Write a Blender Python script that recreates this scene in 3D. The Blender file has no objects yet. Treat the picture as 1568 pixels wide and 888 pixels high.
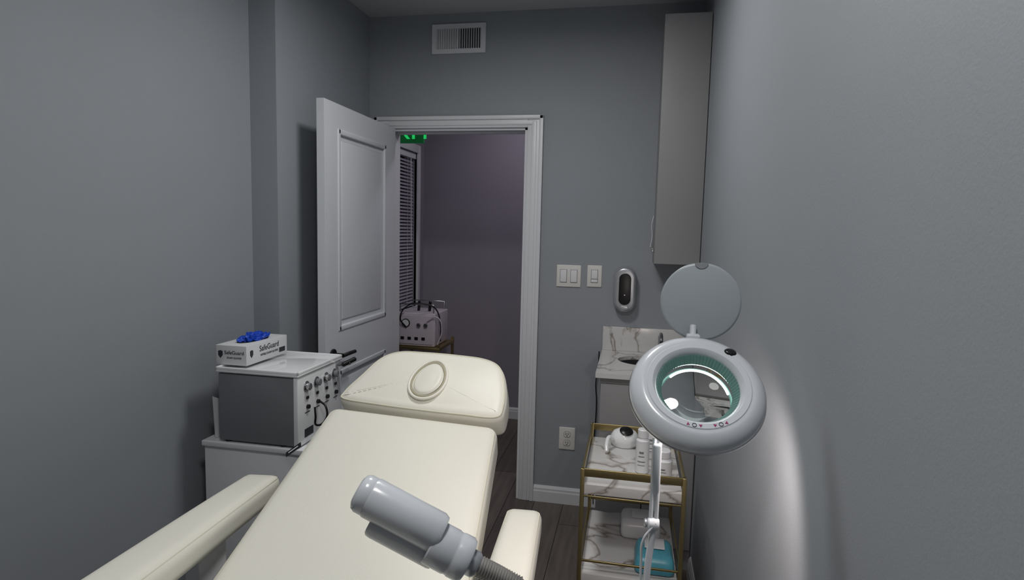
import bpy, bmesh, math, random
import numpy as np
from mathutils import Vector, Matrix
random.seed(3)
SC=bpy.context.scene
try:
    SC.view_settings.view_transform='Standard'; SC.view_settings.look='None'
    SC.view_settings.exposure=0; SC.view_settings.gamma=1
except Exception as e: print(e)

# ---------------------------------------------------------------- materials
def srgb(r,g,b):
    f=lambda c:(c/255/12.92) if c/255<=.04045 else ((c/255+.055)/1.055)**2.4
    return (f(r),f(g),f(b),1)
def mat(name,col,rough=.5,metal=0,bump=0,bscale=200,var=0,vscale=5,emis=None,estr=0,trans=0,ior=1.45,alpha=1,spec=None,coat=0,sheen=0):
    m=bpy.data.materials.new(name);m.use_nodes=True
    nt=m.node_tree;b=nt.nodes['Principled BSDF']
    b.inputs['Base Color'].default_value=col;b.inputs['Roughness'].default_value=rough;b.inputs['Metallic'].default_value=metal
    b.inputs['IOR'].default_value=ior;b.inputs['Transmission Weight'].default_value=trans;b.inputs['Alpha'].default_value=alpha
    b.inputs['Coat Weight'].default_value=coat
    if spec is not None: b.inputs['Specular IOR Level'].default_value=spec
    if sheen: b.inputs['Sheen Weight'].default_value=sheen
    if emis: b.inputs['Emission Color'].default_value=emis;b.inputs['Emission Strength'].default_value=estr
    tc=nt.nodes.new('ShaderNodeTexCoord')
    if bump:
        n=nt.nodes.new('ShaderNodeTexNoise');n.inputs['Scale'].default_value=bscale;n.inputs['Detail'].default_value=3
        bp=nt.nodes.new('ShaderNodeBump');bp.inputs['Strength'].default_value=bump;bp.inputs['Distance'].default_value=.002
        nt.links.new(tc.outputs['Object'],n.inputs['Vector']);nt.links.new(n.outputs['Fac'],bp.inputs['Height']);nt.links.new(bp.outputs['Normal'],b.inputs['Normal'])
    if var:
        n=nt.nodes.new('ShaderNodeTexNoise');n.inputs['Scale'].default_value=vscale;n.inputs['Detail'].default_value=2
        mx=nt.nodes.new('ShaderNodeMix');mx.data_type='RGBA'
        mx.inputs['A'].default_value=tuple(c*(1-var) for c in col[:3])+(1,);mx.inputs['B'].default_value=tuple(min(1,c*(1+var)) for c in col[:3])+(1,)
        nt.links.new(tc.outputs['Object'],n.inputs['Vector']);nt.links.new(n.outputs['Fac'],mx.inputs['Factor']);nt.links.new(mx.outputs['Result'],b.inputs['Base Color'])
    return m
M={}
M['wall']=mat('wall_paint',srgb(150,155,161),.65,bump=.15,bscale=260,var=.02,vscale=1.5)
M['hallwall']=mat('hall_paint',srgb(148,143,154),.65,bump=.15,bscale=260,var=.02)
M['ceil']=mat('ceiling_paint',srgb(188,190,192),.8,bump=.2,bscale=200)
M['trim']=mat('trim_white',srgb(218,220,224),.35,var=.01)
M['door']=mat('door_white',srgb(210,213,219),.4,bump=.05,bscale=60)
M['leather']=mat('cream_vinyl',srgb(241,239,227),.42,bump=.12,bscale=420,var=.015,vscale=6)
M['piping']=mat('cream_piping',srgb(224,220,202),.5,var=.02)
M['seam_shade']=mat('cream_seam_shade',srgb(178,172,150),.6,var=.02)  # darker cream, shade of the plug gap put into the colour
M['white']=mat('white_plastic',srgb(228,229,232),.3,var=.01)
M['white2']=mat('white_gloss',srgb(238,240,242),.12,coat=.5,var=.01)
M['warm']=mat('plate_plastic',srgb(225,223,218),.35,var=.01)
M['lampw']=mat('lamp_shell_plastic',srgb(202,206,212),.22,coat=.4,var=.01)
M['grey']=mat('grey_metal_case',srgb(122,125,130),.45,bump=.05,bscale=500,var=.02)
M['cab']=mat('grey_laminate',srgb(146,146,147),.45,bump=.08,bscale=90,var=.03,vscale=12)
M['black']=mat('black_plastic',srgb(20,20,22),.3,var=.05)
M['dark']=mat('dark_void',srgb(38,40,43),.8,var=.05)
M['chrome']=mat('brushed_steel',srgb(190,190,192),.25,1,var=.04,vscale=40)
M['tube']=mat('grey_steel_tube',srgb(165,162,158),.38,.55,var=.05,vscale=30)
M['silver']=mat('silver_plastic',srgb(180,183,188),.3,.6,var=.02)
M['gold']=mat('brushed_gold',srgb(172,156,112),.4,1,var=.08,vscale=60)
M['blue']=mat('nitrile_blue',srgb(20,70,190),.45,var=.1,vscale=20)
M['bluepk']=mat('wipes_pack_blue',srgb(90,170,190),.3,var=.25,vscale=18)
M['glass']=mat('lens_glass',(.96,1,.985,1),.0,trans=1,ior=1.38,var=0)
M['teal']=mat('led_diffuser',srgb(96,130,124),.35,emis=srgb(150,215,195),estr=.04,var=.05,vscale=60)
M['led']=mat('led_strip',srgb(240,245,245),.4,emis=(.9,1,.97,1),estr=4)
M['lid']=mat('frosted_lid',srgb(156,164,169),.35,var=.02)
M['pinkw']=mat('device_shell',srgb(205,196,206),.4,var=.02)
M['exit']=mat('exit_green',srgb(20,200,80),.4,emis=srgb(40,220,110),estr=.6,var=.02)
M['exitb']=mat('exit_body',srgb(40,90,60),.4,emis=srgb(10,110,50),estr=.2,var=.02)
M['slat']=mat('blind_slat',srgb(175,171,183),.45,var=.03)
M['night']=mat('window_pane',srgb(38,38,48),.1,var=.1)
M['print']=mat('box_print',srgb(45,48,55),.5,var=.1)
M['card']=mat('box_card',srgb(215,216,218),.55,var=.02)
M['red']=mat('icon_magenta',srgb(150,30,90),.5,var=.02)

def marble():
    m=bpy.data.materials.new('white_marble');m.use_nodes=True;nt=m.node_tree;b=nt.nodes['Principled BSDF'];b.inputs['Roughness'].default_value=.2
    tc=nt.nodes.new('ShaderNodeTexCoord');n=nt.nodes.new('ShaderNodeTexNoise');n.inputs['Scale'].default_value=2.8;n.inputs['Detail'].default_value=4;n.inputs['Distortion'].default_value=1.2
    mp=nt.nodes.new('ShaderNodeMapping');mp.inputs['Rotation'].default_value=(.3,.5,.7)
    a=nt.nodes.new('ShaderNodeMath');a.operation='SUBTRACT';a.inputs[1].default_value=.5
    c=nt.nodes.new('ShaderNodeMath');c.operation='ABSOLUTE'
    r=nt.nodes.new('ShaderNodeValToRGB');e=r.color_ramp.elements
    e[0].position=0;e[0].color=srgb(138,130,124);e[1].position=.03;e[1].color=srgb(212,211,210)
    x=e.new(.010);x.color=srgb(182,177,173)
    nt.links.new(tc.outputs['Object'],mp.inputs['Vector']);nt.links.new(mp.outputs['Vector'],n.inputs['Vector']);nt.links.new(n.outputs['Fac'],a.inputs[0]);nt.links.new(a.outputs[0],c.inputs[0]);nt.links.new(c.outputs[0],r.inputs['Fac']);nt.links.new(r.outputs['Color'],b.inputs['Base Color'])
    return m
M['marble']=marble()
def floorm():
    m=bpy.data.materials.new('vinyl_plank');m.use_nodes=True;nt=m.node_tree;b=nt.nodes['Principled BSDF'];b.inputs['Roughness'].default_value=.45
    tc=nt.nodes.new('ShaderNodeTexCoord');mp=nt.nodes.new('ShaderNodeMapping');mp.inputs['Rotation'].default_value=(0,0,math.pi/2)
    br=nt.nodes.new('ShaderNodeTexBrick');br.inputs['Scale'].default_value=1;br.inputs['Brick Width'].default_value=1.2;br.inputs['Row Height'].default_value=.16;br.inputs['Mortar Size'].default_value=.002
    br.inputs['Color1'].default_value=srgb(98,89,84);br.inputs['Color2'].default_value=srgb(124,114,108);br.inputs['Mortar'].default_value=srgb(44,40,38)
    n=nt.nodes.new('ShaderNodeTexNoise');n.inputs['Scale'].default_value=6;n.inputs['Detail'].default_value=6;mp2=nt.nodes.new('ShaderNodeMapping');mp2.inputs['Scale'].default_value=(7,.6,1)
    mx=nt.nodes.new('ShaderNodeMix');mx.data_type='RGBA';mx.blend_type='MULTIPLY';mx.inputs['Factor'].default_value=.7
    L=nt.links.new
    L(tc.outputs['Object'],mp.inputs['Vector']);L(mp.outputs['Vector'],br.inputs['Vector']);L(tc.outputs['Object'],mp2.inputs['Vector']);L(mp2.outputs['Vector'],n.inputs['Vector'])
    L(br.outputs['Color'],mx.inputs['A']);L(n.outputs['Fac'],mx.inputs['B']);L(mx.outputs['Result'],b.inputs['Base Color'])
    return m
M['floor']=floorm()

# ---------------------------------------------------------------- helpers
def empty(name,parent=None,loc=(0,0,0)):
    o=bpy.data.objects.new(name,None);SC.collection.objects.link(o);o.location=(0,0,0)
    if parent:o.parent=parent
    return o
def link(name,me,m,parent=None,smooth=False):
    o=bpy.data.objects.new(name,me);SC.collection.objects.link(o)
    if m:me.materials.append(M[m] if isinstance(m,str) else m)
    if parent:o.parent=parent
    if smooth:
        for p in me.polygons:p.use_smooth=True
    return o
def bm_obj(name,bm,m,parent=None,smooth=False):
    bmesh.ops.recalc_face_normals(bm,faces=bm.faces)
    me=bpy.data.meshes.new(name);bm.to_mesh(me);bm.free()
    return link(name,me,m,parent,smooth)
def autosm(o,ang=40):
    for p in o.data.polygons:p.use_smooth=True
    try: o.data.set_sharp_from_angle(angle=math.radians(ang))
    except Exception: pass
    return o
def box(name,x0,x1,y0,y1,z0,z1,m,parent=None,bev=0,seg=3):
    bm=bmesh.new();bmesh.ops.create_cube(bm,size=1)
    for v in bm.verts: v.co=Vector((x0+(v.co.x+.5)*(x1-x0),y0+(v.co.y+.5)*(y1-y0),z0+(v.co.z+.5)*(z1-z0)))
    if bev: bmesh.ops.bevel(bm,geom=bm.edges[:],offset=bev,segments=seg,affect='EDGES',profile=.5)
    o=bm_obj(name,bm,m,parent)
    if bev: autosm(o,50)
    return o
def frame(a):
    a=Vector(a).normalized();t=Vector((0,0,1)) if abs(a.z)<.9 else Vector((1,0,0))
    x=t.cross(a).normalized();y=a.cross(x);return x,y,a
def lathe(name,prof,org,axis,m,parent=None,n=48,xdir=None,sx=1,sy=1,closed=False):
    x,y,a=frame(axis)
    if xdir is not None:
        x=Vector(xdir);x=(x-a*x.dot(a)).normalized();y=a.cross(x)
    bm=bmesh.new();rings=[]
    for r,h in prof:
        if r<1e-6: rings.append([bm.verts.new(Vector(org)+a*h)])
        else: rings.append([bm.verts.new(Vector(org)+a*h+x*(sx*r*math.cos(2*math.pi*i/n))+y*(sy*r*math.sin(2*math.pi*i/n))) for i in range(n)])
    prs=list(zip(rings,rings[1:]))
    if closed: prs.append((rings[-1],rings[0]))
    for A,B in prs:
        for i in range(n):
            j=(i+1)%n
            try:
                if len(A)==1 and len(B)==1: continue
                if len(A)==1: bm.faces.new((A[0],B[i],B[j]))
                elif len(B)==1: bm.faces.new((A[i],A[j],B[0]))
                else: bm.faces.new((A[i],A[j],B[j],B[i]))
            except ValueError: pass
    return autosm(bm_obj(name,bm,m,parent),35)
def cyl(name,p,q,r,m,parent=None,n=24,bev=0,r2=None):
    p=Vector(p);q=Vector(q);h=(q-p).length;r2=r if r2 is None else r2
    b=bev
    prof=[(0,0),(r-b,0)]+([(r,b)] if b else [])+([(r2,h-b)] if b else [])+[(r2-b,h),(0,h)]
    return lathe(name,prof,p,q-p,m,parent,n)
def tube(name,pts,r,m,parent=None,smooth=True,res=8):
    cu=bpy.data.curves.new(name,'CURVE');cu.dimensions='3D';cu.bevel_depth=r;cu.bevel_resolution=3;cu.resolution_u=res;cu.use_fill_caps=True
    s=cu.splines.new('BEZIER' if smooth else 'POLY')
    if smooth:
        s.bezier_points.add(len(pts)-1)
        for b,p in zip(s.bezier_points,pts): b.co=p;b.handle_left_type=b.handle_right_type='AUTO'
    else:
        s.points.add(len(pts)-1)
        for b,p in zip(s.points,pts): b.co=(*p,1)
    o=bpy.data.objects.new(name,cu);SC.collection.objects.link(o)
    me=bpy.data.meshes.new_from_object(o.evaluated_get(bpy.context.evaluated_depsgraph_get()))
    bpy.data.objects.remove(o)
    return link(name,me,m,parent,True)
def rhex(name,c,r,m,parent=None,n=20,crown=0,shape=None):
    c=[Vector(v) for v in c]
    hx=((c[1]-c[0]).length+(c[2]-c[3]).length)/4;hy=((c[0]-c[3]).length+(c[1]-c[2]).length)/4;hz=sum((c[i]-c[i+4]).length for i in range(4))/8
    H=(hx,hy,hz)
    def tri(p):
        u,v,w=[(p[i]/H[i]+1)/2 for i in range(3)]
        T=(c[3]*(1-u)+c[2]*u)*(1-v)+(c[0]*(1-u)+c[1]*u)*v
        B=(c[7]*(1-u)+c[6]*u)*(1-v)+(c[4]*(1-u)+c[5]*u)*v
        return B*(1-w)+T*w
    bm=bmesh.new()
    par=lambda k:math.sin((k/n-.5)*math.pi)
    rr=min(r,min(H)*.98)
    for ax in range(3):
        for sg in (-1,1):
            g={}
            for i in range(n+1):
                for j in range(n+1):
                    p=[0,0,0];p[ax]=sg;p[(ax+1)%3]=par(i);p[(ax+2)%3]=par(j)
                    q=[p[k]*H[k] for k in range(3)]
                    cl=[max(-(H[k]-rr),min(H[k]-rr,q[k])) for k in range(3)]
                    d=Vector([q[k]-cl[k] for k in range(3)])
                    if d.length>1e-9: d=d.normalized()*rr
                    w=[cl[k]+d[k] for k in range(3)]
                    if crown and w[2]>0: w[2]+=crown*max(0,1-(w[0]/H[0])**2)**.5*max(0,1-(w[1]/H[1])**4)
                    if shape: w=shape(w,H)
                    g[i,j]=bm.verts.new(tri(w))
            for i in range(n):
                for j in range(n): bm.faces.new((g[i,j],g[i+1,j],g[i+1,j+1],g[i,j+1]))
    bmesh.ops.remove_doubles(bm,verts=bm.verts,dist=1e-5)
    o=bm_obj(name,bm,m,parent,True)
    return o,tri,H
def prism(name,pts,org,u,v,nrm,t,m,parent=None,bev=0,seg=4):
    u=Vector(u).normalized();v=Vector(v).normalized();nr=Vector(nrm).normalized();org=Vector(org)
    bm=bmesh.new();A=[bm.verts.new(org+u*a+v*b) for a,b in pts];f=bm.faces.new(A)
    r=bmesh.ops.extrude_face_region(bm,geom=[f])
    for e in r['geom']:
        if isinstance(e,bmesh.types.BMVert): e.co-=nr*t
    bm.normal_update()
    if bev:
        ed=[e for e in bm.edges if len(e.link_faces)==2 and e.link_faces[0].normal.angle(e.link_faces[1].normal,0)>1.0]
        bmesh.ops.bevel(bm,geom=ed,offset=bev,segments=seg,affect='EDGES',profile=.5)
    return autosm(bm_obj(name,bm,m,parent),50)
def stadium(w,h,n=16,r=None):
    r=min(w,h)/2 if r is None else r
    out=[]
    for cx,cy,a0 in ((w/2-r,h/2-r,0),(-w/2+r,h/2-r,90),(-w/2+r,-h/2+r,180),(w/2-r,-h/2+r,270)):
        for i in range(n+1):
            a=math.radians(a0+90*i/n);out.append((cx+r*math.cos(a),cy+r*math.sin(a)))
    return out

# ---------------------------------------------------------------- camera
cd=bpy.data.cameras.new('camera');cam=bpy.data.objects.new('camera',cd);SC.collection.objects.link(cam);SC.camera=cam
cd.sensor_width=36;cd.lens=36*927/1568;cd.clip_start=.02
R=Matrix(((.98031,-.04261,.19283),(.19604,.09212,-.97626),(.02384,.99484,.09866)))
cam.matrix_world=Matrix.Translation((0,0,1.511))@R.to_4x4()

# ---------------------------------------------------------------- room
D=3.248;XR=.31;XB=-1.478;XL=-1.60;YJ=2.335;ZC=2.66;T=.12;YR=-1.3
DL,DR,DT=-1.36,-.575,2.055
box('floor',XL-T,1.2,YR-T,4.8,-.1,0,'floor')
box('ceiling',XL-T,1.2,YR-T,4.8,ZC,ZC+.1,'ceil')
box('wall_right',XR,XR+T,YR,D,0,ZC,'wall')
box('wall_left',XL-T,XL,YR,YJ,0,ZC,'wall')
box('wall_left_bumpout',XL-T,XB,YJ,D,0,ZC,'wall')
box('wall_rear',XL-T,XR+T,YR-T,YR,0,ZC,'wall')
w=empty('wall_back')
box('left_part',XL-T,DL,D,D+T,0,ZC,'wall',w)
box('right_part',DR,XR+T,D,D+T,0,ZC,'wall',w)
box('header',DL,DR,D,D+T,DT,ZC,'wall',w)
box('wall_hall_back',-1.66-T,1.2,4.67,4.8,0,ZC,'hallwall')
w=empty('wall_hall_left')
WY0,WY1,WZ0,WZ1=3.62,4.5,.9,2.08
box('below',-1.66-T,-1.66,D+T,4.67,0,WZ0,'hallwall',w);box('above',-1.66-T,-1.66,D+T,4.67,WZ1,ZC,'hallwall',w)
box('near',-1.66-T,-1.66,D+T,WY0,WZ0,WZ1,'hallwall',w);box('far',-1.66-T,-1.66,WY1,4.67,WZ0,WZ1,'hallwall',w)
box('wall_hall_right',1.08,1.2,D+T,4.67,0,ZC,'hallwall')
def baseboard(name,p,q,n,parent=None,m='trim'):
    p=Vector((*p,0));q=Vector((*q,0));n=Vector((*n,0))
    prof=[(0,0),(.014,0),(.014,.06),(.011,.068),(.011,.078),(.006,.088),(.004,.092),(0,.092)]
    bm=bmesh.new();A=[bm.verts.new(p+n*a+Vector((0,0,b))) for a,b in prof];B=[bm.verts.new(q+n*a+Vector((0,0,b))) for a,b in prof]
    k=len(prof)
    for i in range(k): bm.faces.new((A[i],A[(i+1)%k],B[(i+1)%k],B[i]))
    bm.faces.new(A);bm.faces.new(B);return bm_obj(name,bm,m,parent)
baseboard('baseboard_back',(DR+.085,D),(-.14,D),(0,-1))
baseboard('baseboard_right',(XR,YR),(XR,2.66),(-1,0))
baseboard('baseboard_left',(XL,YR),(XL,YJ),(1,0))
baseboard('baseboard_bumpout',(XB,YJ),(XB,D-.02),(1,0))
baseboard('baseboard_hall',(-1.66,4.67),(1.08,4.67),(0,-1))
CH=.064
def casing(y,s,tag):
    c=empty('trim_door_casing' if tag==0 else 'trim_door_casing_hall')
    for nm,(a,b,z0,z1) in {'left':(DL-.085,DL,0,DT+CH),'right':(DR,DR+.085,0,DT+CH),'head':(DL,DR,DT,DT+CH)}.items():
        box(nm,a,b,min(y,y+s*.016),max(y,y+s*.016),z0,z1,'trim',c,bev=.003)
        if nm=='head':
            box(nm+'_outer_bead',a-.085,b+.085,min(y,y+s*.024),max(y,y+s*.024),z1-.022,z1,'trim',c,bev=.004)
            box(nm+'_mid_bead',a-.03,b+.03,min(y,y+s*.020),max(y,y+s*.020),z0+.012,z0+.034,'trim',c,bev=.004)
        else:
            o0,o1=(a,a+.022) if nm=='left' else (b-.022,b)
            box(nm+'_outer_bead',o0,o1,min(y,y+s*.024),max(y,y+s*.024),z0,z1,'trim',c,bev=.004)
            o0,o1=(b-.05,b-.022) if nm=='left' else (a+.022,a+.05)
            box(nm+'_mid_bead',o0,o1,min(y,y+s*.020),max(y,y+s*.020),z0,DT+.034,'trim',c,bev=.004)
casing(D,-1,0);casing(D+T,1,1)
j=empty('trim_door_jamb')
box('left',DL,DL+.015,D-.002,D+T+.002,0,DT,'trim',j);box('right',DR-.015,DR,D-.002,D+T+.002,0,DT,'trim',j);box('head',DL,DR,D-.002,D+T+.002,DT-.012,DT,'trim',j)
box('stop_right',DR-.025,DR-.015,D+.05,D+.085,0,DT-.012,'trim',j,bev=.002);box('stop_head',DL+.015,DR-.015,D+.05,D+.085,DT-.020,DT-.012,'trim',j,bev=.002)
box('strike_plate',DR-.017,DR-.0145,D+.012,D+.04,.88,.95,'chrome',j)
d=empty('door_1')
x0,x1=-1.347,-1.312;y0,y1=2.425,3.215;zb,zt=.012,2.05
PY0,PY1=2.55,3.085
for a,b,nm in ((y0,PY0,'stile_lock'),(PY1,y1,'stile_hinge')): box(nm,x0,x1,a,b,zb,zt,'door',d)
for a,b,nm in ((zb,.24,'rail_bottom'),(.84,1.03,'rail_mid'),(1.94,zt,'rail_top')): box(nm,x0,x1,PY0,PY1,a,b,'door',d)
for a,b,k in ((.24,.84,'lower'),(1.03,1.94,'upper')):
    box('panel_'+k,x0+.009,x1-.009,PY0,PY1,a,b,'door',d)
    for s,xx in ((1,x1),(-1,x0)):
        xa,xb=sorted((xx-s*.010,xx+s*.004))
        for q in ((PY0-.004,PY0+.022,a-.004,b+.004),(PY1-.022,PY1+.004,a-.004,b+.004),(PY0,PY1,a-.004,a+.022),(PY0,PY1,b-.022,b+.004)):
            box('moulding',xa,xb,*q,'door',d,bev=.0055)
        xa,xb=sorted((xx-s*.010,xx-s*.005))
        box('raised_field',xa,xb,PY0+.045,PY1-.045,a+.045,b-.045,'door',d,bev=.004)
for z in (.25,1.05,1.85): cyl('hinge',(-1.3555,3.222,z-.045),(-1.3555,3.222,z+.045),.006,'chrome',d,12)
cyl('handle_rose',(x1,2.487,.93),(x1+.01,2.487,.93),.027,'black',d,24,.002)
cyl('handle_neck',(x1+.01,2.487,.93),(x1+.055,2.487,.93),.010,'black',d,16)
tube('handle_lever',[(x1+.055,2.48,.93),(x1+.06,2.53,.932),(x1+.055,2.60,.928)],.009,'black',d)

# window with blinds in the hall
w=empty('window_1');X=-1.66
box('pane',X-.10,X-.09,WY0,WY1,WZ0,WZ1,'night',w)
for q in ((WY0-.06,WY0,WZ0-.06,WZ1+.06),(WY1,WY1+.05,WZ0-.06,WZ1+.06),(WY0,WY1,WZ1,WZ1+.06),(WY0,WY1,WZ0-.04,WZ0)): box('frame',X-.02,X+.016,*q,'trim',w,bev=.003)
for q in ((WY0,WY0+.03,WZ0,WZ1),(WY1-.03,WY1,WZ0,WZ1),(WY0,WY1,WZ1-.03,WZ1)): box('sash',X-.09,X-.05,*q,'trim',w)
bl=empty('window_blind')
box('headrail',X-.045,X-.005,WY0+.005,WY1-.005,WZ1-.045,WZ1-.003,'trim',bl)
bm=bmesh.new();z=WZ1-.07
while z>WZ0+.03:
    a=math.radians(52);dx=.0125*math.cos(a);dz=.0125*math.sin(a)
    v=[bm.verts.new((X-.028+sx*dx,yy,z-sx*dz)) for sx,yy in ((-1,WY0+.01),(1,WY0+.01),(1,WY1-.01),(-1,WY1-.01))];bm.faces.new(v)
    z-=.025
o=bm_obj('slats',bm,'slat',bl);sm=o.modifiers.new('t','SOLIDIFY');sm.thickness=.0012
box('bottom_rail',X-.04,X-.015,WY0+.01,WY1-.01,WZ0+.005,WZ0+.02,'trim',bl)
for yy in (WY0+.15,WY1-.15): tube('ladder_cord',[(X-.014,yy,WZ1-.04),(X-.014,yy,WZ0+.01)],.0012,'trim',bl,False)
tube('wand',[(X-.002,WY1-.12,WZ1-.05),(X+.004,WY1-.12,1.4)],.004,'trim',bl,False)

# exit sign
e=empty('exit_sign')
box('housing',-1.655,-1.40,3.92,3.95,2.075,2.26,'exitb',e,bev=.004)
box('ceiling_stem',-1.55,-1.50,3.925,3.945,2.26,ZC,'trim',e)
def text(name,s,size,loc,rot,m,parent,ext=.001,align='CENTER'):
    cu=bpy.data.curves.new(name,'FONT');cu.body=s;cu.size=size;cu.extrude=ext;cu.align_x=align;cu.align_y='CENTER'
    o=bpy.data.objects.new(name,cu);SC.collection.objects.link(o);o.matrix_world=Matrix.Translation(loc)@rot
    bpy.context.view_layer.update()
    me=bpy.data.meshes.new_from_object(o.evaluated_get(bpy.context.evaluated_depsgraph_get()));me.transform(o.matrix_world)
    bpy.data.objects.remove(o);return link(name,me,m,parent)
RF=Matrix.Rotation(math.pi/2,4,'X')
RX=Matrix.Rotation(math.pi/2,4,'Z')@RF
text('letters','EXIT',.19,(-1.528,3.918,2.158),RF,'exit',e,.002)

# vent register
v=empty('air_vent')
vx0,vx1,vz0,vz1=-1.113,-.815,2.449,2.602;F=.024
for q in ((vx0,vx1,vz0,vz0+F),(vx0,vx1,vz1-F,vz1),(vx0,vx0+F,vz0+F,vz1-F),(vx1-F,vx1,vz0+F,vz1-F)): box('frame',q[0],q[1],D-.012,D,q[2],q[3],'trim',v)
box('duct',vx0+.01,vx1-.01,D-.003,D-.0005,vz0+.01,vz1-.01,'dark',v)
nb=20
for i in range(nb):
    cx=vx0+F+.004+(vx1-vx0-2*F-.008)*i/(nb-1)
    o=box('louvre',-.0011,.0011,-.006,.006,vz0+F-.002,vz1-F+.002,'trim',v);ang=math.radians(-38 if i<nb/2 else 38)
    o.data.transform(Matrix.Translation((cx,D-.0085,0))@Matrix.Rotation(ang,4,'Z'))
def plate(name,xa,xb,za,zb):
    p=empty(name);box('cover',xa,xb,D-.006,D,za,zb,'warm',p,bev=.003);return p
p=plate('light_switch',-.397,-.267,1.213,1.331)
for cx in (-.360,-.304):
    box('surround',cx-.0185,cx+.0185,D-.0075,D-.004,1.237,1.307,'grey',p);box('rocker',cx-.0165,cx+.0165,D-.011,D-.004,1.239,1.305,'white',p,bev=.002)
p=plate('light_switch',-.233,-.156,1.218,1.334);cx=-.1945
box('surround',cx-.0185,cx+.0185,D-.0075,D-.004,1.241,1.311,'grey',p);box('rocker',cx-.0165,cx+.0165,D-.011,D-.004,1.262,1.309,'white',p,bev=.002);box('slider',cx-.0165,cx+.0165,D-.010,D-.004,1.243,1.259,'white',p,bev=.002)
p=plate('power_outlet',-.356,-.268,.311,.437);cx=-.312
for cz in (.350,.398):
    prism('socket_rim',stadium(.037,.033,6,.013),(cx,D-.0078,cz),(1,0,0),(0,0,1),(0,-1,0),.003,'grey',p)
    prism('socket',stadium(.034,.03,6,.012),(cx,D-.0085,cz),(1,0,0),(0,0,1),(0,-1,0),.004,'warm',p)
    for sx in (-.006,.006): box('slot',cx+sx-.0014,cx+sx+.0014,D-.0092,D-.008,cz-.003,cz+.008,'black',p)
    box('ground',cx-.0025,cx+.0025,D-.0092,D-.008,cz-.011,cz-.006,'black',p)
p=empty('soap_dispenser');c=(-.032,0,1.215)
prism('shell',stadium(.116,.235,16,.057),(c[0],D-.06,c[2]),(1,0,0),(0,0,1),(0,-1,0),.06,'silver',p,bev=.016,seg=6)
prism('window',stadium(.062,.165,14,.03),(c[0],D-.0625,c[2]+.003),(1,0,0),(0,0,1),(0,-1,0),.01,'black',p,bev=.003)
prism('spout',stadium(.04,.02,8,.009),(c[0],D-.064,c[2]-.095),(1,0,0),(0,0,1),(0,-1,0),.02,'silver',p,bev=.002)
box('indicator',c[0]-.003,c[0]+.003,D-.0632,D-.0620,c[2]-.03,c[2]-.024,'white',p)

# wall cabinet
p=empty('wall_cabinet')
box('carcass',.102,XR-.002,2.952,D-.001,1.37,2.50,'cab',p)
box('door_panel',.100,XR-.003,2.93,2.950,1.368,2.502,'cab',p,bev=.0015)
tube('cable',[(.098,D-.03,1.60),(.090,D-.03,1.55),(.095,D-.02,1.50),(.088,D-.02,1.44)],.002,'white',p)
box('latch',.087,.101,2.99,3.01,1.42,1.44,'chrome',p,bev=.002)

# vanity
p=empty('sink_vanity')
VX0,VY0,VZ=-.14,2.68,.885
def plate_with_hole(name,x0,x1,y0,y1,z0,z1,cx,cy,rx,ry,m,parent,n=48):
    bm=bmesh.new();rings=[]
    for z,kind in ((z1,'o'),(z0,'o'),(z0,'i'),(z1,'i')):
        R_=[]
        for i in range(n):
            a=2*math.pi*i/n;c,s=math.cos(a),math.sin(a)
            if kind=='i': R_.append(bm.verts.new((cx+rx*c,cy+ry*s,z)))
            else:
                k=min((x1-cx)/c if c>1e-6 else ((x0-cx)/c if c<-1e-6 else 9),(y1-cy)/s if s>1e-6 else ((y0-cy)/s if s<-1e-6 else 9))
                R_.append(bm.verts.new((cx+k*c,cy+k*s,z)))
        rings.append(R_)
    for X_,Y_ in ((x0,y0),(x0,y1),(x1,y0),(x1,y1)):
        for R_ in rings[:2]:
            v=min(R_,key=lambda v:(v.co.x-X_)**2+(v.co.y-Y_)**2);v.co.x=X_;v.co.y=Y_
    for k in range(4):
        A,B=rings[k],rings[(k+1)%4]
        for i in range(n): bm.faces.new((A[i],A[(i+1)%n],B[(i+1)%n],B[i]))
    return bm_obj(name,bm,m,parent)
plate_with_hole('countertop',VX0,XR-.002,VY0,D-.002,VZ-.022,VZ,.10,3.01,.15,.12,'marble',p)
box('backsplash',VX0+.002,XR-.002,D-.022,D-.001,VZ,1.012,'marble',p,bev=.002)
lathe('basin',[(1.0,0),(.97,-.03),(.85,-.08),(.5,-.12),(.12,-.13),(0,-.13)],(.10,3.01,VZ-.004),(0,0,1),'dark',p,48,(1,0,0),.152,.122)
for q in ((VX0+.02,VX0+.038,VY0+.03,D-.002),(XR-.02,XR-.002,VY0+.03,D-.002),(VX0+.038,XR-.02,D-.02,D-.002),(VX0+.038,XR-.02,VY0+.03,VY0+.045)): box('body_panel',*q,.0,VZ-.022,'cab',p)
box('door_front',VX0+.024,.083,VY0+.012,VY0+.03,.10,VZ-.05,'cab',p,bev=.002);box('door_front',.087,XR-.006,VY0+.012,VY0+.03,.10,VZ-.05,'cab',p,bev=.002)
cyl('faucet_post',(.16,3.18,VZ),(.16,3.18,VZ+.10),.012,'chrome',p,20,.002);tube('faucet_spout',[(.16,3.18,VZ+.09),(.16,3.14,VZ+.115),(.16,3.10,VZ+.105),(.16,3.08,VZ+.085)],.009,'chrome',p)
tube('power_cord',[(-.152,3.20,.88),(-.155,3.22,.80),(-.165,3.23,.70),(-.158,3.23,.60),(-.165,3.235,.30),(-.155,3.235,.02)],.003,'black',p)

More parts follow.
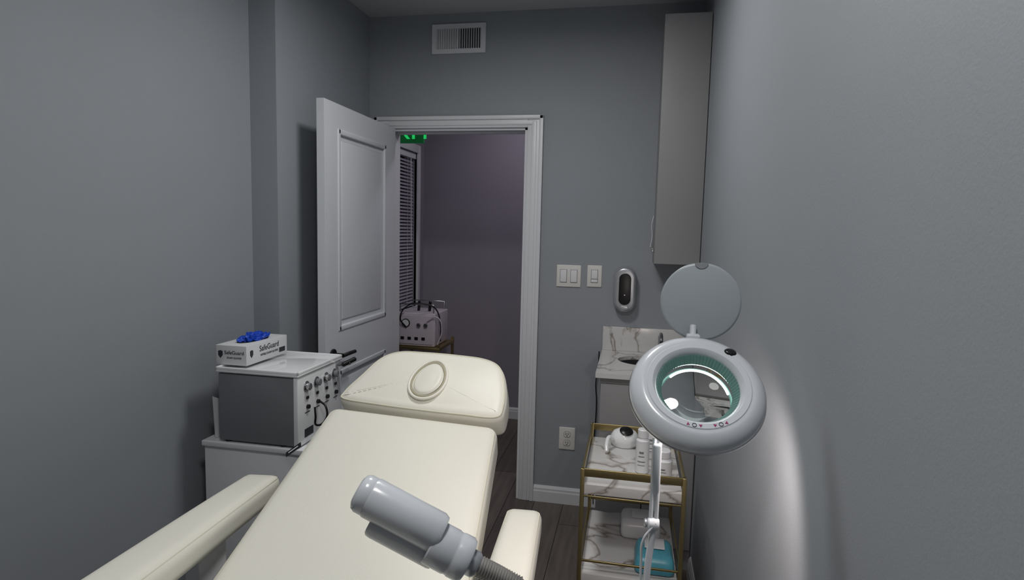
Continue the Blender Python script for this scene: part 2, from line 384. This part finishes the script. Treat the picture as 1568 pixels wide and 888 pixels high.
# ---------------------------------------------------------------- treatment chair
ch=empty('treatment_chair')
def down(v,k=.11): return Vector(v)+Vector((0,.24*k,-.97*k))
TL,TR,BR,BL=(-.976,1.845,.905),(-.395,1.82,.893),(-.285,.975,.69),(-.872,.975,.69)
o,tri,H=rhex('backrest',[TL,TR,BR,BL]+[down(v) for v in (TL,TR,BR,BL)],.028,'leather',ch,n=28,crown=.012)
def piping(tri,H,name,parent,rr=.028,z=None,inset=.008):
    hx,hy,hz=H[0]-inset,H[1]-inset,(H[2]-inset if z is None else z)
    pts=[]
    for cx,cy,a0 in ((1,1,0),(-1,1,90),(-1,-1,180),(1,-1,270)):
        for i in range(6):
            a=math.radians(a0+18*i);pts.append(tri((cx*(hx-rr)+rr*math.cos(a),cy*(hy-rr)+rr*math.sin(a),hz)))
    pts.append(pts[0]);return tube(name,pts,.0028,'piping',parent,False)
piping(tri,H,'backrest_piping',ch)
hM=Vector((-.682,1.855,.912));hu=Vector((1,-.045,-.01)).normalized();hv=Vector((-.02,.83,.55)).normalized();hn=hu.cross(hv).normalized();hv=hn.cross(hu)
def smooth_outline(ctrl,n=10):
    out=[];k=len(ctrl)
    for i in range(k):
        p0,p1,p2,p3=[Vector(ctrl[(i+d_)%k]) for d_ in (-1,0,1,2)]
        for s in range(n):
            t=s/n;out.append(tuple(.5*((2*p1)+(-p0+p2)*t+(2*p0-5*p1+4*p2-p3)*t*t+(-p0+3*p1-3*p2+p3)*t**3)))
    return out
def pad(name,out,org,u,v,n_,t,bev,crown,m,parent,rings=16):
    u,v,n_,org=map(Vector,(u,v,n_,org));k=len(out);cx=(max(p[0] for p in out)+min(p[0] for p in out))/2;cy=(max(p[1] for p in out)+min(p[1] for p in out))/2
    hw=(max(p[0] for p in out)-min(p[0] for p in out))/2-bev*1.6;hh=(max(p[1] for p in out)-min(p[1] for p in out))/2-bev*1.3
    nr=[]
    for i in range(k):
        a=Vector(out[i-1]);b=Vector(out[(i+1)%k]);d_=(b-a).normalized();nr.append(Vector((-d_.y,d_.x)))
    if (Vector((cx,cy))-Vector(out[0])).dot(nr[0])<0: nr=[-q for q in nr]
    S=6
    prof=[(bev*(1-math.sin(math.pi/2*s/S)),-t+bev*(1-math.cos(math.pi/2*s/S))) for s in range(S+1)]
    prof+=[(bev*(1-math.cos(math.pi/2*s/S)),-bev+bev*math.sin(math.pi/2*s/S)) for s in range(S+1)]
    bm=bmesh.new();L=[]
    for ins,h in prof: L.append([bm.verts.new(org+u*(out[i][0]+nr[i].x*ins)+v*(out[i][1]+nr[i].y*ins)+n_*h) for i in range(k)])
    base=[(out[i][0]+nr[i].x*bev,out[i][1]+nr[i].y*bev) for i in range(k)]
    def hf(x,y):
        a=max(0,1-abs((x-cx)/hw)**2.0);b=max(0,1-abs((y-cy)/hh)**2.0);return crown*(a*b)
    for s in range(1,rings):
        f=1-s/rings;row=[]
        for q in base:
            x=cx+(q[0]-cx)*f;y=cy+(q[1]-cy)*f;row.append(bm.verts.new(org+u*x+v*y+n_*hf(x,y)))
        L.append(row)
    for A,B in zip(L,L[1:]):
        for i in range(k): bm.faces.new((A[i],A[(i+1)%k],B[(i+1)%k],B[i]))
    bm.faces.new(L[0])
    cv=bm.verts.new(org+u*cx+v*cy+n_*hf(cx,cy))
    for i in range(k): bm.faces.new((L[-1][i],L[-1][(i+1)%k],cv))
    o=bm_obj(name,bm,m,parent,True);return o
ctrl=[(-.280,.014),(-.15,.004),(0,.0),(.15,.0),(.275,.005),(.292,.06),(.272,.16),(.235,.235),(.17,.268),(.06,.276),(-.06,.276),(-.16,.268),(-.222,.225),(-.262,.13),(-.290,.055)]
out=smooth_outline(ctrl,8)
pad('headrest',out,hM,hu,hv,hn,.108,.028,.012,'leather',ch)
ins=[];k=len(out)
for i in range(k):
    a=Vector(out[i-1]);b=Vector(out[(i+1)%k]);dd=(b-a).normalized();q=Vector(out[i])+Vector((-dd.y,dd.x))*.0075;ins.append(hM+hu*q.x+hv*q.y-hn*.0075)
tube('headrest_piping',ins+[ins[0]],.0028,'piping',ch,False)
pc=hM+hu*.006+hv*.128+hn*.011
ov=[(.064*math.cos(a)*(1-.10*math.sin(a)),.088*math.sin(a)) for a in [2*math.pi*i/48 for i in range(48)]]
ring=[pc+hu*a+hv*b+hn*.0005 for a,b in ov]
tube('face_hole_rim',ring+[ring[0]],.0050,'leather',ch,False)
pad('face_hole_plug',[(a*.82,b*.82) for a,b in ov],pc+hn*.010,(hu+hn*.08).normalized(),hv,hn,.02,.014,.003,'leather',ch,rings=6)
ring=[pc+hu*a*.885+hv*b*.885+hn*.0004 for a,b in ov]
tube('face_hole_seam_shade',ring+[ring[0]],.0042,'seam_shade',ch,False)  # seam round the plug, darkened to paint in the crease shade
box('headrest_bracket',-.74,-.62,1.86,1.99,.79,.84,'chrome',ch,bev=.004)
def arm(name,f,nr_,w0,w1,t=.075):
    f=Vector(f);nr_=Vector(nr_);ax=(f-nr_).normalized();s=ax.cross(Vector((0,0,1))).normalized();up=s.cross(ax)
    c=[f-s*w0,f+s*w0,nr_+s*w1,nr_-s*w1];c+= [q-up*t for q in c]
    o,tr,h=rhex(name,c,.026,'leather',ch,n=20,crown=.006)
    piping(tr,h,name+'_piping',ch,.020,inset=.008)
arm('armrest_left',(-1.060,1.585,.765),(-.935,.70,.84),.056,.064)
arm('armrest_right',(-.260,1.565,.760),(-.195,.72,.82),.050,.056)
for s,x,y,z in ((-1,-1.0,1.25,.72),(1,-.25,1.2,.70)):
    box('arm_bracket',x-.02,x+.02,y-.05,y+.05,.45,z,'white',ch,bev=.004)
    a,b=sorted((x,-.6));box('arm_crossbar',a,b,y-.03,y+.03,.45,.49,'white',ch,bev=.004)
rhex('seat_cushion',[(-.862,.965,.675),(-.295,.965,.675),(-.275,.45,.655),(-.845,.45,.655),(-.862,.965,.565),(-.295,.965,.565),(-.275,.45,.545),(-.845,.45,.545)],.028,'leather',ch,n=16,crown=.01)
rhex('leg_rest',[(-.845,.44,.655),(-.275,.44,.655),(-.265,-.2,.60),(-.83,-.2,.60),(-.845,.44,.545),(-.275,.44,.545),(-.265,-.2,.49),(-.83,-.2,.49)],.028,'leather',ch,n=16,crown=.01)
box('frame_plate',-.80,-.34,.05,1.35,.46,.50,'white',ch,bev=.004)
box('seat_support',-.78,-.36,.1,.95,.50,.545,'white',ch,bev=.004)
box('pedestal_column',-.72,-.42,.45,1.0,.09,.46,'white',ch,bev=.01)
box('pedestal_base',-.85,-.30,.2,1.45,.0,.09,'white',ch,bev=.02)
cyl('backrest_actuator',(-.6,1.1,.48),(-.68,1.6,.73),.02,'white',ch)
prism('label',[(-.028,-.010),(.028,-.010),(.028,.010),(-.028,.010)],(-.985,1.62,.832),(.78,.2,.6),(-.5,.75,.3),(-.4,-.55,.7),.0015,'black',ch)
prism('label_print',[(-.018,-.002),(.018,-.002),(.018,.002),(-.018,.002)],Vector((-.985,1.62,.832))+Vector((-.4,-.55,.7)).normalized()*.0006,(.78,.2,.6),(-.5,.75,.3),(-.4,-.55,.7),.0004,'white',ch)

# ---------------------------------------------------------------- left trolley + machine
t=empty('storage_cabinet')
box('carcass',-1.51,-1.12,1.895,2.30,.03,.70,'white',t,bev=.002);box('top',-1.515,-1.095,1.885,2.305,.70,.72,'white',t,bev=.003)
for z0,z1 in ((.05,.235),(.245,.46),(.47,.69)): box('drawer_front',-1.122,-1.102,1.90,2.295,z0,z1,'white',t,bev=.003);cyl('knob',(-1.102,2.1,(z0+z1)/2),(-1.085,2.1,(z0+z1)/2),.012,'chrome',t,16)
box('plinth',-1.49,-1.15,1.92,2.28,0,.03,'dark',t)
g=empty('facial_machine')
FX=.022
box('case',-1.445,-1.170+FX,1.892,2.205,.728,.975,'grey',g,bev=.004)
box('fascia',-1.170+FX,-1.150+FX,1.890,2.207,.726,.978,'white2',g,bev=.004)
for a,b in ((-1.42,1.91),(-1.20,1.91),(-1.42,2.18),(-1.20,2.18)): cyl('foot',(a,b,.72),(a,b,.73),.012,'black',g,12)
box('top_tray',-1.450,-1.146+FX,1.884,2.213,.978,.990,'white2',g,bev=.005)
for q in ((-1.450,-1.146+FX,1.884,1.892),(-1.450,-1.146+FX,2.205,2.213),(-1.450,-1.442,1.884,2.213),(-1.154+FX,-1.146+FX,1.884,2.213)): box('tray_lip',*q,.986,.999,'white2',g,bev=.0035)
fx=-1.150+FX
for i,y in enumerate((1.945,2.015,2.085,2.15)):
    cyl('dial_ring',(fx,y,.935),(fx+.003,y,.935),.020,'chrome',g,24,.001)
    cyl('dial',(fx+.003,y,.935),(fx+.018,y,.935),.013,'grey' if i%2 else 'chrome',g,20,.002)
for y in (1.95,2.02,2.09,2.16):
    cyl('port',(fx,y,.86),(fx+.010,y,.86),.008,'black',g,16,.001)
    box('switch',fx,fx+.004,y-.007,y+.007,.888,.898,'black',g)
    box('print_line',fx,fx+.0008,y-.016,y+.016,.838,.841,'print',g)
box('display_label',fx,fx+.001,1.93,1.99,.75,.78,'print',g)
tube('hose',[(fx+.012,2.02,.86),(fx+.04,2.01,.845),(fx+.045,2.0,.80),(fx+.03,1.96,.79),(fx+.035,1.945,.83),(fx+.03,1.95,.86)],.004,'black',g)
cyl('probe_holder',(fx,2.17,.965),(fx+.05,2.19,.975),.010,'chrome',g,16,.002)
cyl('probe_handle',(fx+.03,2.16,.968),(fx+.06,2.215,.985),.009,'black',g,16,.003)
fl=empty('product_leaflet')
prism('card',[(0,0),(.055,0),(.055,.155),(0,.125)],(-1.452,1.965,.722),(-.55,-.83,0),(-.05,0,.99),(.83,-.55,.05),.004,'card',fl)
g=empty('glove_box');gx0,gx1,gy0,gy1,gz0,gz1=-1.468,-1.345,1.915,2.175,1.0,1.072
box('carton',gx0,gx1,gy0,gy1,gz0,gz1,'card',g,bev=.0015)
prism('opening',[(.045*math.cos(a)*.8,.085*math.sin(a)) for a in [2*math.pi*i/24 for i in range(24)]],((gx0+gx1)/2,(gy0+gy1)/2,gz1+.0006),(1,0,0),(0,1,0),(0,0,1),.001,'print',g)
text('print_end','SafeGuard',.019,((gx0+gx1)/2+.012,gy0-.0006,1.045),RF,'print',g,.0004);text('print_end2','EXAM GLOVES',.009,((gx0+gx1)/2+.012,gy0-.0006,1.026),RF,'print',g,.0004)
text('print_side','SafeGuard',.03,(gx1+.0006,(gy0+gy1)/2+.01,1.048),RX,'print',g,.0004);text('print_side2','NITRILE EXAM GLOVES',.011,(gx1+.0006,(gy0+gy1)/2+.01,1.024),RX,'print',g,.0004)
for org,u in (((gx0+.018,gy0-.0008,1.038),(1,0,0)),((gx1+.0008,gy0+.03,1.038),(0,1,0))):
    n_=Vector(u).cross(Vector((0,0,1)));prism('shield',[(-.009,.012),(-.009,-.003),(0,-.014),(.009,-.003),(.009,.012),(0,.015)],org,u,(0,0,1),n_,.0012,'print',g)
box('barcode',gx1,gx1+.0008,gy1-.055,gy1-.015,1.012,1.03,'print',g)
bm=bmesh.new();bmesh.ops.create_icosphere(bm,subdivisions=5,radius=1)
from mathutils import noise
for v in bm.verts:
    q=v.co.copy();f=1+.45*(noise.noise(q*2.2)+.5*noise.noise(q*5))
    v.co=Vector((-1.405+q.x*.034*f,2.05+q.y*.070*f,gz1+.006+max(-.006,q.z*.016*f)+.012*noise.noise(q*5)))
bm_obj('glove',bm,'blue',g,True)

# ---------------------------------------------------------------- gold cart
c=empty('utility_cart');cx0,cx1,cy0,cy1=-.135,.20,2.00,2.50
def bar(nm,a,b,h=.012,w=.006,m='gold'):
    a=Vector(a);b=Vector(b);lo=[min(a[i],b[i]) for i in range(3)];hi=[max(a[i],b[i]) for i in range(3)]
    for i in range(3):
        if hi[i]-lo[i]<1e-6:
            e=(h if i==2 else w)/2 if nm!='leg' else .007
            lo[i]-=e;hi[i]+=e
    return box(nm,lo[0],hi[0],lo[1],hi[1],lo[2],hi[2],m,c,bev=.0015,seg=2)
for x in (cx0,cx1):
    for y in (cy0,cy1): bar('leg',(x,y,.06),(x,y,.712));cyl('caster',(x-.01,y,.028),(x+.01,y,.028),.028,'black',c,24,.004)
for z,full in ((.698,1),(.385,1),(.135,1)):
    hh=.028 if z>.6 else .008
    bar('rail',(cx0,cy0,z),(cx1,cy0,z),hh);bar('rail',(cx0,cy1,z),(cx1,cy1,z),hh);bar('rail',(cx0,cy0,z),(cx0,cy1,z),hh);bar('rail',(cx1,cy0,z),(cx1,cy1,z),hh)
for z in (.655,.335,.10):
    box('shelf',cx0+.004,cx1-.004,cy0+.004,cy1-.004,z-.035,z,'marble',c,bev=.002)
    bar('shelf_trim',(cx0,cy0,z-.04),(cx1,cy0,z-.04),.006);bar('shelf_trim',(cx0,cy0,z-.04),(cx0,cy1,z-.04),.006)
def bottle(name,x,y,z,r,h,capm='white',cap=.03,m='white'):
    b=empty(name);lathe('body',[(0,0),(r-.004,0),(r,.004),(r,h-.006),(r-.006,h),(r*.7,h+.003),(0,h+.003)],(x,y,z),(0,0,1),m,b,32)
    cyl('cap',(x,y,z+h+.003),(x,y,z+h+cap),r*.8,capm,b,32,.003)
    for k,(f0,f1,wd) in enumerate(((.25,.27,.5),(.35,.38,.5),(.5,.53,.4),(.6,.66,.3))):
        bm=bmesh.new();A=[];B=[]
        for i in range(9):
            a=math.radians(-100+(i-4)*10*wd*1.6);A.append(bm.verts.new((x+(r+.0006)*math.cos(a),y+(r+.0006)*math.sin(a),z+h*f0)));B.append(bm.verts.new((x+(r+.0006)*math.cos(a),y+(r+.0006)*math.sin(a),z+h*f1)))
        for i in range(8): bm.faces.new((A[i],A[i+1],B[i+1],B[i]))
        bm_obj('label_print',bm,'grey',b)
    return b
bottle('cream_bottle',.065,2.16,.655,.024,.125,cap=.035)
bottle('cream_bottle',.135,2.09,.655,.030,.085,cap=.03);bottle('cream_bottle',.14,2.22,.655,.028,.11)
bottle('cream_bottle',.10,2.32,.655,.03,.12,cap=.03)
h=empty('handheld_facial_device')
lathe('shell',[(0,.0),(.048,.0),(.058,.018),(.056,.040),(.044,.058),(.022,.068),(0,.070)],(.0,2.425,.656),(0,0,1),'white2',h,40,(1,0,0),1.0,.9)
lathe('visor',[(.0,-.006),(.024,-.006),(.027,.0),(.022,.004),(0,.006)],(.006,2.402,.722),(.1,-.40,.9),'black',h,32)
tube('handle',[(-.045,2.385,.69),(-.060,2.36,.705),(-.068,2.33,.69),(-.066,2.30,.667)],.008,'white2',h)
w=empty('wipes_pack')
rhex('pouch',[(.06,2.19,.40),(.18,2.19,.40),(.185,2.05,.395),(.055,2.05,.395),(.05,2.2,.337),(.19,2.2,.337),(.19,2.03,.337),(.05,2.03,.337)],.02,'bluepk',w,n=12,crown=.008)
box('flap',.085,.155,2.09,2.16,.408,.413,'white',w,bev=.002)
lt=empty('wipes_pack');rhex('pouch',[(.0,2.42,.40),(.15,2.42,.40),(.15,2.27,.40),(.0,2.27,.40),(.0,2.42,.337),(.15,2.42,.337),(.15,2.27,.337),(.0,2.27,.337)],.02,'white',lt,n=12,crown=.008)
box('flap',.04,.11,2.31,2.38,.409,.413,'white2',lt,bev=.002)
b=empty('folded_towel')
for i in range(3): rhex('layer',[(-.09,2.35,.125+.022*i),(.12,2.35,.125+.022*i),(.12,2.1,.125+.022*i),(-.09,2.1,.125+.022*i),(-.09,2.35,.103+.022*i),(.12,2.35,.103+.022*i),(.12,2.1,.103+.022*i),(-.09,2.1,.103+.022*i)],.01,'white',b,n=8)

# ---------------------------------------------------------------- magnifying lamp
L=empty('magnifying_lamp')
HC=Vector((.115,1.030,1.254));n_=Vector((.03,-.67,.74)).normalized();hx=Vector((1,0,0));hx=(hx-n_*hx.dot(n_)).normalized();hy=n_.cross(hx)
lathe('housing',[(.0665,.006),(.069,.013),(.074,.017),(.083,.0175),(.0845,.0160),(.0855,.0160),(.087,.0165),(.095,.0145),(.104,.0075),(.1095,-.002),(.111,-.012),(.1095,-.016),(.106,-.027),(.096,-.036),(.082,-.038),(.078,-.034),(.078,-.012),(.0665,-.008)],HC,n_,'lampw',L,96,hx,closed=True)
lathe('chrome_trim',[(.1102,-.0125),(.1118,-.0135),(.1118,-.0165),(.1098,-.0175)],HC,n_,'chrome',L,96,hx,closed=True)
bm=bmesh.new();n=144;A=[];B=[]
for i in range(n):
    a=2*math.pi*i/n;rr=0 if i%2 else .0018
    A.append(bm.verts.new(HC+hx*(.0668*math.cos(a))+hy*(.0668*math.sin(a))+n_*(.005+rr)));B.append(bm.verts.new(HC+hx*(.0585*math.cos(a))+hy*(.0585*math.sin(a))+n_*(-.010+rr)))
for i in range(n): bm.faces.new((A[i],A[(i+1)%n],B[(i+1)%n],B[i]))
o=bm_obj('led_diffuser',bm,'teal',L);sm=o.modifiers.new('t','SOLIDIFY');sm.thickness=.0015
lathe('led_ring',[(.060,-.016),(.075,-.016),(.075,-.018),(.060,-.018)],HC,n_,'led',L,64,hx,closed=True)
arc=[HC+hx*(.053*math.cos(math.radians(a)))+hy*(.053*math.sin(math.radians(a)))-n_*.030 for a in range(15,140,5)]
tube('lens_glint_arc',arc,.0022,'led',L,False)  # added glowing arc, stands in for the bright reflection in the lens
arc=[HC+hx*(.0555*math.cos(math.radians(a)))+hy*(.0555*math.sin(math.radians(a)))-n_*.0325 for a in range(0,361,6)]
tube('lens_retaining_ring',arc,.0025,'teal',L,False)
top=[(.059*k/12,-.010+.007*(1-(k/12)**2)) for k in range(13)]
bot=[(.059*k/12,-.013-.007*(1-(k/12)**2)) for k in range(12,-1,-1)]
lathe('lens',top+bot,HC,n_,'glass',L,64,hx)
def onhead(ang,r): return HC+hx*(r*math.cos(ang))+hy*(r*math.sin(ang))
q=onhead(math.radians(52),.090)+n_*.0160
lathe('button',[(0,.003),(.006,.003),(.0095,.0015),(.0105,0)],q,(n_+.15*hx+.1*hy).normalized(),'black',L,24,hx,1,.75)
for a,s in ((-104,1),(-97,0),(-90,-1),(-74,-1),(-67,0),(-60,1)):
    q=onhead(math.radians(a),.079)+n_*.0180
    if s==0: lathe('icon',[(.0028,.0),(.0036,.0),(.0036,.0005),(.0028,.0005)],q,n_,'print',L,16,hx,closed=True)
    else: prism('icon',[(-.0026,-.0022*s),(.0026,-.0022*s),(0,.0026*s)],q,hx,hy,n_,.0008,'red',L)
hg=onhead(math.radians(92),.100)
box('hinge_block',hg.x-.012,hg.x+.012,hg.y-.008,hg.y+.012,hg.z-.004,hg.z+.014,'lampw',L,bev=.004)
tube('hinge_arm',[hg+Vector((0,.01,.008)),hg+Vector((.001,.02,.026))],.006,'lampw',L,False)
ln=Vector((-.10,-.98,.16)).normalized();lc=Vector((.124,1.138,1.390))
lathe('lid',[(0,.002),(.066,.002),(.069,.001),(.0705,-.001),(.0705,-.003),(.068,-.0045),(0,-.0045)],lc,ln,'lid',L,96,(1,0,0))
lx=(Vector((1,0,0))-ln*ln.x).normalized();ly=ln.cross(lx)
prism('lid_tab',[(.012*math.cos(a),.010*math.sin(a)) for a in [math.pi+math.pi*i/16 for i in range(17)]],lc+ly*.0695+ln*.0032,lx,ly,ln,.001,'silver',L)
P0=Vector((.060,1.062,1.168))
cyl('neck_ball',P0+Vector((0,.012,.026)),P0+Vector((0,.0,-.004)),.012,'lampw',L,24,.003)
tube('neck',[P0,P0+Vector((-.002,-.006,-.02))],.007,'lampw',L,False)
a0=Vector((.056,1.053,1.158));a1=Vector((.055,1.036,1.015));a2=Vector((.047,1.024,.905))
for s in (-.0045,.0045): tube('upper_arm_rod',[a0+Vector((s,0,0)),a1+Vector((s,0,0))],.0038,'lampw',L,False)
box('arm_sleeve',.0485,.0635,1.038,1.050,1.03,1.15,'lampw',L,bev=.004)
cyl('elbow',a1+Vector((-.010,0,-.005)),a1+Vector((.010,0,-.005)),.011,'lampw',L,24,.003)
cyl('elbow_knob',a1+Vector((-.016,0,-.005)),a1+Vector((-.010,0,-.005)),.008,'silver',L,20,.002)
tube('cable',[a1+Vector((.004,-.008,.0)),a1+Vector((-.016,-.012,-.03)),a1+Vector((-.018,-.010,-.07)),a2+Vector((-.008,0,-.03))],.0022,'lampw',L)
tube('lower_arm',[a1+Vector((0,0,-.01)),a2,Vector((.05,1.02,.80))],.006,'lampw',L)
cyl('pole',(.05,1.02,.05),(.05,1.02,.81),.011,'white2',L,24)
lathe('stand_hub',[(0,0),(.03,0),(.035,.01),(.03,.04),(.014,.055),(0,.055)],(.05,1.02,.045),(0,0,1),'white2',L,32)
for i in range(5):
    a=2*math.pi*i/5+.3;e_=Vector((.05+.19*math.cos(a),1.02+.19*math.sin(a),.058));tube('stand_leg',[(.05,1.02,.07),e_],.012,'white2',L,False)
    cyl('caster',e_+Vector((-.01,0,-.036)),e_+Vector((.01,0,-.036)),.022,'black',L,20,.004)

# ---------------------------------------------------------------- facial steamer
S=empty('facial_steamer')
A=Vector((-.316,.668,1.186));B=Vector((-.216,.682,1.136));ax=(B-A).normalized()
perp=Vector((-.035,-.0,-.055));perp=(perp-ax*perp.dot(ax)).normalized()
ln_=(B-A).length
lathe('nozzle_cap',[(0,-.004),(.016,-.004),(.0215,-.001),(.024,.004),(.024,.012),(.0235,.014)],A,ax,'lampw',S,40)
lathe('nozzle_body',[(.0,.012),(.0235,.012),(.025,.016),(.025,ln_-.006),(.022,ln_),(0,ln_)],A,ax,'lampw',S,40)
A2=A+ax*.030+perp*.026+Vector((0,.006,0));l2=.088
lathe('head_body',[(0,-.003),(.020,-.003),(.0225,-.001),(.0235,.004),(.0235,l2-.004),(.0225,l2),(0,l2)],A2,ax,'lampw',S,40)
C0=A+ax*(.105)+perp*.014
lathe('head_collar',[(0,0),(.026,0),(.0275,.002),(.0275,.028),(.0265,.030),(.0265,.033),(.0275,.035),(.0275,.048),(.025,.052),(.018,.054),(0,.054)],C0,ax,'lampw',S,40)
t0=C0+ax*.050
lathe('swivel_ring',[(.0,0),(.015,0),(.016,.003),(.016,.010),(.014,.013),(0,.013)],t0+ax*.002,ax,'silver',S,32)
t1=t0+ax*.06
tube('gooseneck',[t0,t1,t1+Vector((.07,.0,-.05)),Vector((.06,.66,.86)),Vector((.06,.66,.74))],.0125,'tube',S)
for i in range(16):
    p_=t0+ax*(.018+i*.0035);lathe('neck_rib',[(.0125,0),(.0138,.0008),(.0125,.0016)],p_,ax,'tube',S,24)
lathe('boiler_body',[(0,0),(.07,0),(.08,.01),(.08,.16),(.07,.20),(.04,.22),(.015,.225),(0,.225)],(.06,.66,.55),(0,0,1),'lampw',S,48)
cyl('pole',(.06,.66,.06),(.06,.66,.55),.014,'chrome',S)
for i in range(5):
    a=2*math.pi*i/5+.9;e_=Vector((.06+.12*math.cos(a),.66+.12*math.sin(a),.056));tube('stand_leg',[(.06,.66,.075),e_],.011,'lampw',S,False)
    cyl('caster',e_+Vector((-.009,0,-.034)),e_+Vector((.009,0,-.034)),.022,'black',S,20,.004)

# ---------------------------------------------------------------- hall device on stand
h=empty('microdermabrasion_machine')
box('case',-1.575,-1.30,3.90,4.20,.70,.93,'pinkw',h,bev=.01);box('front_panel',-1.56,-1.315,3.893,3.90,.715,.915,'pinkw',h,bev=.004)
cyl('gauge',(-1.505,3.893,.86),(-1.505,3.885,.86),.03,'black',h,28,.002);cyl('gauge_face',(-1.505,3.885,.86),(-1.505,3.883,.86),.024,'white',h,28)
for x in (-1.41,-1.36): cyl('knob',(x,3.893,.85),(x,3.875,.85),.014,'chrome',h,20,.002)
for x in (-1.53,-1.48,-1.43,-1.38): box('switch',x-.012,x+.012,3.889,3.893,.745,.765,'black',h)
tube('rail',[(-1.56,3.93,.93),(-1.56,3.93,.985),(-1.32,3.93,.985),(-1.32,3.93,.93)],.005,'chrome',h,False)
tube('rail',[(-1.56,4.17,.93),(-1.56,4.17,.985),(-1.32,4.17,.985),(-1.32,4.17,.93)],.005,'chrome',h,False)
tube('hose',[(-1.50,3.885,.83),(-1.53,3.85,.90),(-1.48,3.87,.985),(-1.38,3.9,.995),(-1.31,3.92,.97),(-1.27,3.93,.86),(-1.27,3.93,.74)],.005,'black',h)
tube('hose',[(-1.35,3.88,.88),(-1.28,3.88,.91),(-1.25,3.90,.82),(-1.28,3.9,.72)],.005,'pinkw',h)
for x in (-1.46,-1.38): cyl('probe',(x,4.02,.93),(x+.005,4.02,1.0),.010,'black',h,16,.003)
for x in (-1.58,-1.27):
    for y in (3.89,4.22): box('stand_leg',x-.009,x+.009,y-.009,y+.009,0,.72,'gold',h)
for z in (.69,.35,.08): box('stand_shelf',-1.59,-1.26,3.88,4.23,z-.012,z+.008,'gold' if z>.6 else 'marble',h,bev=.002)

# ---------------------------------------------------------------- lights
def area(name,loc,size,power,col,parent=None,rot=(0,0,0),size_y=None):
    l=bpy.data.lights.new(name,'AREA');l.energy=power;l.color=col;l.size=size;l.shape='DISK'
    o=bpy.data.objects.new(name,l);SC.collection.objects.link(o);o.location=loc;o.rotation_euler=rot
    if parent:o.parent=parent
    return o
def downlight(x,y,pw,col,r=.16):
    cl=empty('ceiling_light')
    lathe('fixture_ring',[(r+.02,0),(r+.02,-.02),(r+.01,-.028),(r,-.028),(r,0)],(x,y,ZC),(0,0,1),'trim',cl,48,closed=True)
    area('lamp',(x,y,ZC-.012),2*r,pw,col,cl)
downlight(-.50,1.95,13.5,(1,.985,.965))
downlight(-.20,.45,13.5,(1,.985,.965))
downlight(-.7,4.0,5,(.97,.90,1))
l=bpy.data.lights.new('led_light','SPOT');l.energy=7.5;l.spot_size=math.radians(120);l.spot_blend=.5;l.shadow_soft_size=.03;l.color=(1,.86,.80)
o=bpy.data.objects.new('led_light',l);SC.collection.objects.link(o);o.parent=L;o.location=HC-n_*.045;o.rotation_euler=(-n_).to_track_quat('-Z','Y').to_euler()
W=bpy.data.worlds.new('world');SC.world=W;W.use_nodes=True;W.node_tree.nodes['Background'].inputs[0].default_value=(.5,.52,.55,1);W.node_tree.nodes['Background'].inputs[1].default_value=.05
